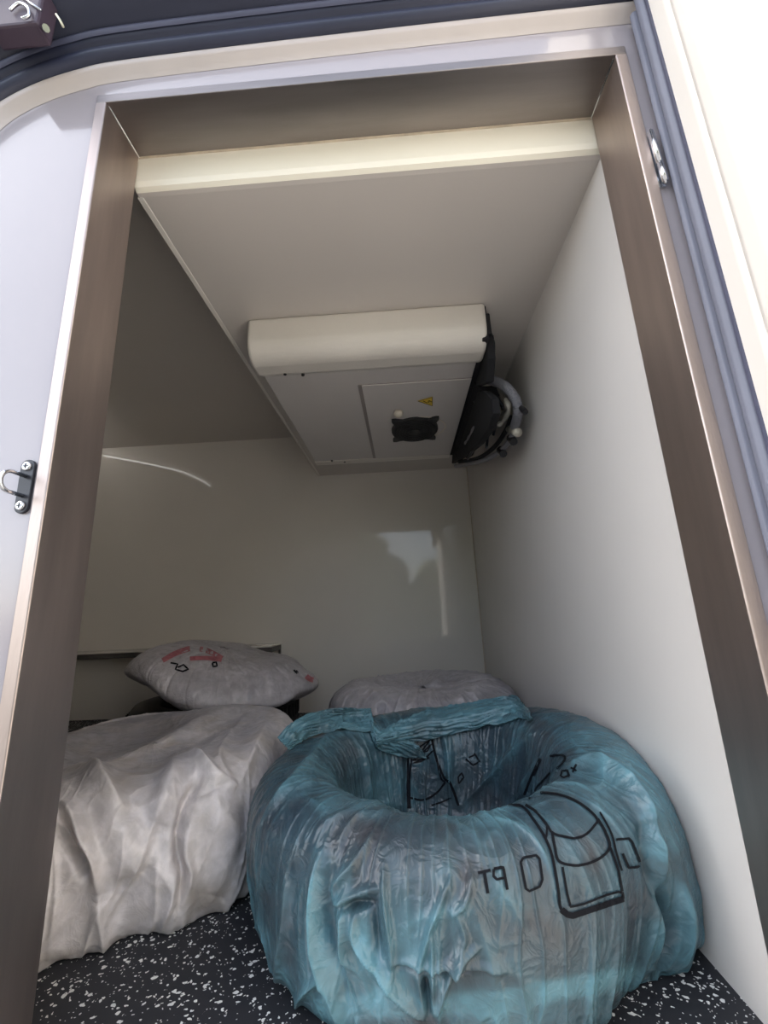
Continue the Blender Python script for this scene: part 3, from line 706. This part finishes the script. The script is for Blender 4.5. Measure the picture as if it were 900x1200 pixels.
st = [
 (z2([(75, 612), (130, 600)]), 2.6, 0), (z2([(102, 605), (118, 700)]), 2.8, 0),
 (z2([(143, 595), (185, 588), (203, 685)]), 2.6, 0), (z2([(143, 595), (143, 625), (158, 640), (192, 632)]), 2.3, 0),
 (z2([(275, 545), (330, 535), (345, 550), (357, 640), (345, 670), (300, 690), (285, 680), (262, 565), (275, 545)]), 2.2, 0),
 (z2([(200, 318), (270, 322), (320, 380), (370, 460), (400, 540), (425, 680), (435, 760), (460, 792)]), 2.4, 1),
 (z2([(440, 770), (465, 792), (490, 797), (600, 760), (712, 722)]), 5.5, 0),
 (z2([(712, 722), (708, 696), (690, 692), (640, 705), (540, 745), (480, 758), (465, 700), (445, 585)]), 2.0, 0),
 (z2([(285, 315), (330, 345), (380, 405), (400, 435), (440, 450), (500, 460), (550, 442), (585, 405), (598, 378), (560, 335), (500, 295), (430, 270), (350, 262), (305, 275)]), 2.2, 1),
 (z2([(380, 400), (375, 460), (335, 400), (300, 350)]), 1.8, 0),
 (z2([(400, 430), (412, 500), (430, 560), (500, 578), (570, 565), (630, 530), (652, 490), (632, 430), (600, 375)]), 2.4, 1),
 (z2([(655, 500), (690, 600), (706, 690)]), 2.0, 0), (z2([(610, 345), (660, 440), (680, 520), (705, 600)]), 1.8, 1),
 (z2([(680, 465), (735, 460), (750, 475), (787, 570), (775, 583), (735, 587), (708, 525)]), 2.2, 0),
 (z2([(440, 188), (448, 165), (470, 162), (478, 185), (455, 195), (440, 188)]), 1.6, 0), (z2([(470, 165), (475, 192)]), 1.6, 0), (z2([(485, 150), (510, 165)]), 1.6, 0), (z2([(508, 135), (492, 172)]), 1.6, 0),
 (z2([(350, 108), (310, 190), (275, 280)]), 2.2, 1), (z2([(355, 112), (336, 155), (322, 185)]), 1.6, 1),
 (z2([(392, 100), (440, 95), (460, 108), (440, 140), (395, 170)]), 2, 1), (z2([(395, 172), (340, 230), (300, 290)]), 1.6, 1),
 (z1([(242, 130), (236, 300), (238, 440)]), 2, 1), (z1([(255, 200), (246, 300), (248, 440)]), 1.6, 1),
 (z1([(350, 95), (370, 190), (410, 290), (440, 320), (480, 425)]), 2, 1), (z1([(372, 190), (395, 290), (415, 310)]), 1.5, 1),
 (z1([(250, 388), (310, 398), (370, 368), (418, 312)]), 1.8, 1), (z1([(350, 425), (400, 408), (445, 388)]), 1.5, 1),
 (z1([(515, 202), (550, 232), (582, 215), (556, 174)]), 1.5, 0), (z1([(530, 195), (562, 180)]), 1.4, 0),
 (z1([(480, 320), (478, 290), (495, 268), (505, 290), (488, 312), (480, 320)]), 1.5, 0),
 (z1([(250, 180), (300, 170), (345, 110), (300, 140), (270, 175), (330, 165), (350, 130), (290, 190), (255, 210), (320, 200), (360, 160), (300, 215), (260, 222), (340, 195)]), 1.4, 0),
]
for nm, a_, b_2 in [('printed_letter', 0, 2), ('printed_letter', 2, 4), ('printed_outline', 4, 5), ('printed_outline', 5, 12), ('printed_outline', 12, 13)] + [('printed_letter' if q in (13, 14, 15, 16, 29) else 'printed_outline', q, q + 1) for q in range(13, len(st))]:
    ink(nm, bvh, st[a_:b_2], INK, BT)

# gathered mouth of the blue sack along its far rim
def gathered(name, rows, m, parent, nt=150, amp=.004, ups=(.01, .03, .012), seed=0):
    """rows: list of pixel polylines with depth (u, v, y); lofted into a crumpled sheet"""
    def hug(u_, v_, y, up):
        d0 = Vector(ray(u_, v_)); h_ = bvh.ray_cast(Vector(CAMP), d0.normalized())
        if h_[0] is not None and h_[0].y < 1.35 and h_[0].y > y - .12: q = h_[0]
        else:
            best = None
            for k in range(60):
                q = hit(u_, v_, 1, y - .12 + k * .005); dd = bvh.find_nearest(q)[3]
                if best is None or dd < best[0] - 1e-5: best = (dd, q)
            q = best[1]
        return q - d0.normalized() * up
    R_ = [smoothpts([hug(u_, v_, y, ups[k]) for u_, v_, y in r], 12) for k, r in enumerate(rows)]
    G = []
    for r in R_:
        L = [0]
        for a, b in zip(r, r[1:]): L.append(L[-1] + (b - a).length)
        q = np.linspace(0, L[-1], nt); A = np.array(r); G.append(np.stack([np.interp(q, L, A[:, k]) for k in range(3)], 1))
    G = np.array(G); ns = 40; t = np.linspace(0, len(rows) - 1, ns); V = np.zeros((nt, ns, 3))
    for i in range(nt):
        c = smoothpts([tuple(G[k, i]) for k in range(len(rows))], 12); A = np.array(c); qq = np.linspace(0, len(A) - 1, ns); V[i] = np.stack([np.interp(qq, np.arange(len(A)), A[:, k]) for k in range(3)], 1)
    n = np.cross(np.gradient(V, axis=0), np.gradient(V, axis=1)).reshape(-1, 3); n /= np.linalg.norm(n, axis=1)[:, None] + 1e-9
    V = V.reshape(-1, 3); TT = np.repeat(np.linspace(0, 1, nt), ns); SS = np.tile(np.linspace(0, 1, ns), nt)
    Q = np.stack([TT * 3 + seed, SS * 9 + 2 * fbm(V * 8, 2), SS * 0 + seed], 1)
    r1 = ridge(Q, 2); r2 = ridge(V * 22 + seed, 3)
    if (n @ (V.mean(0) - CAMP)).mean() > 0: n = -n
    V = V + n * (amp * (r1 - .4) + amp * .5 * r2)[:, None]
    I, J = np.meshgrid(np.arange(nt - 1), np.arange(ns - 1), indexing='ij'); a = I * ns + J
    F = np.stack([a, a + ns, a + ns + 1, a + 1], -1).reshape(-1, 4)
    me = bpy.data.meshes.new(name); me.from_pydata(V.tolist(), [], F.tolist())
    ca = me.color_attributes.new('bagtone', 'FLOAT_COLOR', 'POINT'); c = np.zeros((len(V), 4), np.float32); c[:, 0] = np.clip(.45 + .3 * r1 + .2 * fbm(V * 8, 2), 0, 1); c[:, 3] = 1
    ca.data.foreach_set('color', c.ravel())
    o = link(name, me, m, parent, True); md = o.modifiers.new('s', 'SOLIDIFY'); md.thickness = .0015; return o
gathered('gathered_mouth', [
  [(440, 862, 1.10), (462, 848, 1.12), (500, 834, 1.15), (540, 826, 1.16), (580, 819, 1.16), (604, 816, 1.15), (618, 834, 1.12)],
  [(440, 868, 1.085), (470, 860, 1.09), (500, 849, 1.10), (540, 840, 1.11), (580, 832, 1.11), (606, 828, 1.10), (622, 839, 1.10)],
  [(440, 874, 1.08), (470, 872, 1.08), (505, 866, 1.085), (540, 858, 1.09), (580, 849, 1.09), (606, 842, 1.085), (624, 843, 1.085)],
 ], BLUEBAG, BT, amp=.006, seed=1)
gathered('gathered_mouth', [
  [(326, 866, 1.02), (348, 844, 1.08), (375, 833, 1.12), (405, 829, 1.13), (434, 832, 1.13)],
  [(332, 872, 1.00), (352, 856, 1.05), (378, 845, 1.09), (408, 840, 1.105), (437, 842, 1.11)],
  [(338, 880, .99), (358, 866, 1.03), (382, 858, 1.06), (412, 855, 1.08), (440, 860, 1.09)],
 ], BLUEBAG, BT, amp=.006, seed=4)
gathered('gathered_mouth', [
  [(430, 836, 1.12), (438, 852, 1.10), (452, 862, 1.085), (470, 866, 1.08)],
  [(434, 850, 1.10), (444, 864, 1.085), (468, 870, 1.07), (490, 874, 1.07)],
  [(436, 862, 1.09), (446, 878, 1.07), (474, 886, 1.06), (500, 888, 1.055)],
 ], BLUEBAG, BT, nt=60, amp=.006, ups=(.012, .022, .008), seed=8)

# ------------------------------------------------------------------ white bagged tyre, left
WC = (-.620, 1.055)
def shape_white(T, S, R, Zz):
    fr = np.exp(-(np.angle(np.exp(1j * (T - math.radians(-80)))) / .8) ** 2)
    R = R + .022 * fr * ss(.5, .05, S)
    bk = np.exp(-(np.angle(np.exp(1j * (T - math.radians(60)))) / .5) ** 2)
    R = R + .058 * bk * ss(0, .25, S) * ss(1, .5, S)
    Zz = Zz + .010 * bk * ss(0, .3, S)
    bl = np.exp(-(np.angle(np.exp(1j * (T - math.radians(128)))) / .5) ** 2)
    R = R + .075 * bl * ss(0, .25, S) * ss(1, .5, S)
    R = R - .030 * np.exp(-(np.angle(np.exp(1j * (T - .08))) / .38) ** 2) * ss(.6, .3, S)
    R = R + .012 * (np.sin(3 * T + 2.1) + .7 * np.sin(7 * T)) * ss(.4, .05, S)
    return R, Zz
def disp_white(V, T, S):
    c = np.stack([np.cos(T), np.sin(T)], 1); wob = fbm(V * 3, 2)
    Q = np.stack([c[:, 0] * 3.2 + wob * .6, c[:, 1] * 3.2 + wob * .6, S * 1.1 + wob * .4], 1)
    W = V + .04 * np.stack([perlin(V * 6), perlin(V * 6 + 31), perlin(V * 6 + 77)], 1)
    r1 = ridge(Q, 2); r2 = ridge(Q * 2.3 + 5, 3); k1 = ridge(W * np.array([9, 9, 5]), 4); k2 = ridge(W * 20 + 3, 4)
    sk = ss(.5, .1, S)
    h = .012 * r1 * sk + .005 * r2 * (.2 + sk) + .0035 * k1 * (.3 + .7 * sk) + .0014 * k2 + .018 * perlin(V * 4.5) * (.15 + .85 * sk)
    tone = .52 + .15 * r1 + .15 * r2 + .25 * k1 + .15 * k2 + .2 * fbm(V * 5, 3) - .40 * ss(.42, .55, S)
    stain = .3 * ss(.25, .7, fbm(V * 8, 3))
    return h, tone, stain
prof_w = [(.305, .0015), (.330, .03), (.340, .10), (.335, .160), (.312, .200), (.275, .214), (.23, .212), (.19, .204), (.14, .196), (.08, .192), (.012, .190)]
w5 = lambda p: Z(p, 3.103, 50, 820)
frw = lambda V: (V[:, 1] < WC[1] + .05)
wf = [
 (w5([(150, 310), (300, 240), (450, 165), (600, 82), (720, 35)]), 9, .020, .35, 'r', None),
 (w5([(90, 190), (300, 130), (480, 90)]), 22, -.012, -.25, 'g', None),
 (w5([(500, 205), (560, 230), (610, 290), (690, 330)]), 9, .022, .25, 'r', None),
 (w5([(500, 210), (450, 330), (410, 450)]), 12, .016, .1, 'g', frw),
 (w5([(565, 290), (525, 370), (500, 470), (495, 560), (505, 620), (490, 720)]), 6, -.030, -.15, 'g', frw),
 (w5([(545, 330), (515, 440), (512, 560), (530, 620), (500, 740)]), 4, .016, .25, 'r', frw),
 (w5([(600, 340), (640, 440), (650, 560), (630, 700)]), 24, .022, .1, 'g', frw),
 (w5([(60, 270), (130, 275), (200, 310), (250, 350), (290, 390)]), 7, .018, .25, 'r', frw),
 (w5([(65, 380), (110, 420), (150, 500), (190, 580), (205, 700)]), 8, .022, .25, 'r', frw),
 (w5([(60, 430), (100, 520), (140, 590), (160, 645)]), 7, -.022, -.15, 'g', frw),
 (w5([(180, 290), (260, 420), (300, 560), (330, 640)]), 20, .012, .05, 'g', frw),
 (w5([(430, 430), (380, 600), (300, 700), (250, 800)]), 12, -.012, -.1, 'g', frw),
 (w5([(420, 400), (340, 620), (240, 780)]), 5, .008, .15, 'r', frw),
 (w5([(490, 610), (470, 700), (430, 800)]), 5, .014, .2, 'r', frw),
 (w5([(210, 720), (220, 800), (240, 900)]), 8, .014, .15, 'r', frw),
 (w5([(60, 700), (50, 800), (30, 920)]), 8, .010, .1, 'r', frw),
 (w5([(820, 90), (760, 200), (700, 310)]), 6, .012, .2, 'r', None),
 (w5([(740, 60), (680, 150), (640, 220), (660, 300)]), 5, .010, .15, 'r', None),
 (w5([(700, 130), (640, 150), (580, 210)]), 5, .008, .15, 'r', None),
 (w5([(690, 740), (600, 770), (500, 775)]), 5, .010, .1, 'r', frw),
]
wt = [(w5([(90, 170), (250, 150), (400, 110), (470, 80)]), 24, -.55, 0, None),
      (w5([(560, 340), (560, 500), (540, 650), (600, 720)]), 14, .1, .25, frw)]
WT = thing('bagged_tyre', (WC[0], WC[1], 0), 'tyre in a heavily crumpled white plastic sack on the floor at the left', 'tyre')
bag, bvhw = bag_mesh('plastic_sack', WC, prof_w, 760, 230, shape_white, disp_white, wf, wt, WHITEBAG, WT)
me = bmesh.new()

# ------------------------------------------------------------------ middle back bagged tyre
MC = (.045, 1.665)
def shape_plain(T, S, R, Zz): return R + .006 * np.cos(3 * T + 1), Zz + .006 * np.sin(2 * T) * ss(0, .4, S)
def disp_grey(V, T, S):
    c = np.stack([np.cos(T), np.sin(T)], 1); wob = fbm(V * 4, 2)
    Q = np.stack([c[:, 0] * 5 + wob * .5, c[:, 1] * 5 + wob * .5, S * 1.5 + wob * .4], 1)
    r1 = ridge(Q, 4); r2 = ridge(Q * 2.1 + 5, 4); r3 = ridge(V * 12 + wob[:, None], 4)
    h = .005 * r1 + .0025 * r2 + .002 * r3 + .008 * perlin(V * 5)
    return h, .30 + .35 * r1 + .2 * r2 + .15 * r3 + .2 * fbm(V * 5, 3) + .25 * ss(.45, .6, S), .25 * ss(.2, .7, fbm(V * 8, 3))
MT = thing('bagged_tyre', (MC[0], MC[1], 0), 'tyre in a greyish white plastic sack lying against the back wall behind the blue one', 'tyre')
prof_m = [(.30, .0015), (.332, .03), (.343, .10), (.338, .165), (.315, .203), (.275, .221), (.235, .225), (.20, .223), (.16, .216), (.10, .210), (.012, .208)]
mf = [([(370, 828), (372, 808), (390, 803), (430, 800), (480, 796), (540, 794), (600, 800)], 4, .008, .3, 'r', None),
      ([(503, 826), (508, 806), (520, 795)], 2.5, .008, .5, 'r', None), ([(538, 826), (545, 806), (552, 795)], 2.5, .006, .35, 'r', None),
      ([(550, 824), (562, 806), (575, 797)], 2.5, .008, .5, 'r', None), ([(420, 800), (440, 815), (455, 826)], 3, .006, .2, 'r', None)]
bag_mesh('plastic_sack', MC, prof_m, 420, 130, shape_plain, disp_grey, mf, [], GREYBAG, MT)

# ------------------------------------------------------------------ bare black tyre at the back left and the sacked tyre on top of it
TC = (-.785, 1.80)
ty = thing('tyre', (TC[0], TC[1], 0), 'bare black tyre mostly hidden under the grey sack at the back left', 'tyre')
tp = [(r_ * .955, z_) for r_, z_ in ((.215, .02), (.225, .004), (.27, .0), (.315, .004), (.328, .025), (.334, .05), (.334, .135), (.328, .16), (.315, .176), (.27, .180), (.225, .176), (.215, .16), (.222, .10))]
def lathe(prof, c, n=96, closed=True):
    bm = bmesh.new(); V = [[bm.verts.new((c[0] + r * math.cos(2 * math.pi * i / n), c[1] + r * math.sin(2 * math.pi * i / n), z)) for i in range(n)] for r, z in prof]
    K = len(prof)
    for j in range(K if closed else K - 1):
        for i in range(n): bm.faces.new((V[j][i], V[j][(i + 1) % n], V[(j + 1) % K][(i + 1) % n], V[(j + 1) % K][i]))
    bmesh.ops.recalc_face_normals(bm, faces=bm.faces[:]); return bm
obj('casing', lathe(tp, TC), RUBBER, ty, True)
tb = bmesh.new()
for i in range(72):
    a = 2 * math.pi * i / 72
    for z0_, z1_, sh in ((.03, .08, .03), (.10, .15, -.03)):
        add_tube(tb, [(TC[0] + .321 * math.cos(a + sh * (0 if q == 0 else 1)), TC[1] + .321 * math.sin(a + sh * (0 if q == 0 else 1)), z0_ + (z1_ - z0_) * q) for q in (0, 1)], .005, 5)
o = obj('tread', tb, RUBBER, ty); o['kind'] = 'stuff'

GC = (-.735, 1.715)
zt_ = .1815
def shape_top(T, S, R, Zz):
    fr = np.cos(T)                                    # +x right
    R = R * (1 + .10 * np.exp(-(np.angle(np.exp(1j * (T - .0))) / .6) ** 2)) + .01 * np.cos(3 * T)
    x = R * np.cos(T)
    lift = zt_ + .018 + .075 * ss(.30, -.36, x)       # left side rides higher
    th_ = .62 + .38 * ss(-.36, -.15, x)
    th_ = th_ * (1 - .22 * ss(-.02, .38, x))
    Zz = lift * 1.0 + Zz * th_ * 1.0
    y_ = R * np.sin(T)
    Zz = Zz - .045 * ss(-.10, -.27, y_) * ss(-.16, .02, x) * ss(.9, .5, S)
    Zz = Zz - .050 * ss(.21, .32, x) * ss(.22, -.02, y_) * ss(.9, .5, S) * ss(-.10, -.27, -np.abs(y_))
    Zz = Zz - .030 * ss(.24, .32, x) * ss(.9, .5, S) * ss(-.25, -.05, y_)
    dip = np.exp(-((x - .10) / .07) ** 2); Zz = Zz - .012 * dip * ss(.2, .5, S)
    return R, Zz
def disp_top(V, T, S):
    h, t, s = disp_grey(V, T, S); return h * .8, t + .1, s
GT = thing('bagged_tyre', (GC[0], GC[1], zt_), 'tyre in a flattened grey sack with faded red print, on top at the back left', 'tyre')
prof_g = [(.012, .012), (.15, .006), (.24, .004), (.30, .02), (.335, .055), (.325, .095), (.29, .125), (.24, .140), (.18, .146), (.10, .145), (.012, .144)]
gf = [([(156, 787), (175, 810), (215, 824), (250, 831)], 4, .007, .4, 'r', None), ([(225, 800), (232, 815), (248, 822), (262, 829)], 4, .012, .5, 'r', None),
      ([(285, 775), (298, 800), (300, 828)], 6, -.016, -.2, 'g', None), ([(275, 770), (288, 800), (290, 828)], 4, .014, .35, 'r', None),
      ([(300, 778), (330, 782), (355, 795)], 5, .006, .1, 'r', None)]
bag, bvhg = bag_mesh('plastic_sack', GC, prof_g, 420, 130, shape_top, disp_top, gf, [], GREYBAG, GT, zmin=.16)
g6 = lambda p: Z(p, 2.647, 60, 740)
for L_, w_ in (([(345, 92), (385, 70), (430, 55), (480, 60), (530, 86)], 6), ([(430, 86), (480, 84), (528, 90)], 5), ([(790, 140), (800, 148), (812, 152)], 6)):
    ink('red_print', bvhg, [(g6(L_), w_, 1)], REDP, GT, gap=.08, wk=1.0, lift=.0025)
for L_ in ([(370, 98), (392, 102), (385, 118), (408, 125), (425, 118), (410, 104), (392, 112)], [(500, 98), (512, 96), (514, 108), (502, 110), (500, 98)], [(752, 120), (762, 132), (758, 118), (768, 135)]):
    ink('printed_mark', bvhg, [(g6(L_), 1.5, 0)], INK, GT)

# ------------------------------------------------------------------ world around
o = structure(obj('ground', box((-25, -25, -1.0), (25, 25, -.95)), GROUND))

def mirrored(u_, v_, y):
    d_ = ray(u_, v_); t = (YW + (YW - y)) / d_[1]; return Vector((d_[0] * t, y, CAMP[2] + d_[2] * t))
hg = thing('hedge', (0, -8, -.95), 'tall clipped hedge with a gap, standing behind the viewer', 'hedge')  # unseen clumps added to shape the sky mirrored in the back wall
hb = bmesh.new(); hr_ = random.Random(5)
for u_, v_ in ((330, 560), (370, 590), (405, 612), (432, 622), (452, 648), (470, 688), (490, 680), (508, 655), (530, 634), (560, 600), (600, 570), (650, 560)):
    top = mirrored(u_, v_, -8); r = .62
    z = top.z - r
    while z > -1.3:
        m4 = Matrix.Translation((top.x + hr_.uniform(-.1, .1), -8 - hr_.uniform(0, .3), z)) @ Matrix.Scale(r * hr_.uniform(.95, 1.1), 4)
        bmesh.ops.create_icosphere(hb, subdivisions=2, radius=1, matrix=m4); z -= r * .8
for v in hb.verts: v.co += Vector((hr_.uniform(-.05, .05), hr_.uniform(-.05, .05), hr_.uniform(-.05, .05)))
o = obj('foliage', hb, MASK_GREEN, hg); o['kind'] = 'stuff'
print('hedge', mirrored(475, 675, -8), mirrored(450, 630, -8))
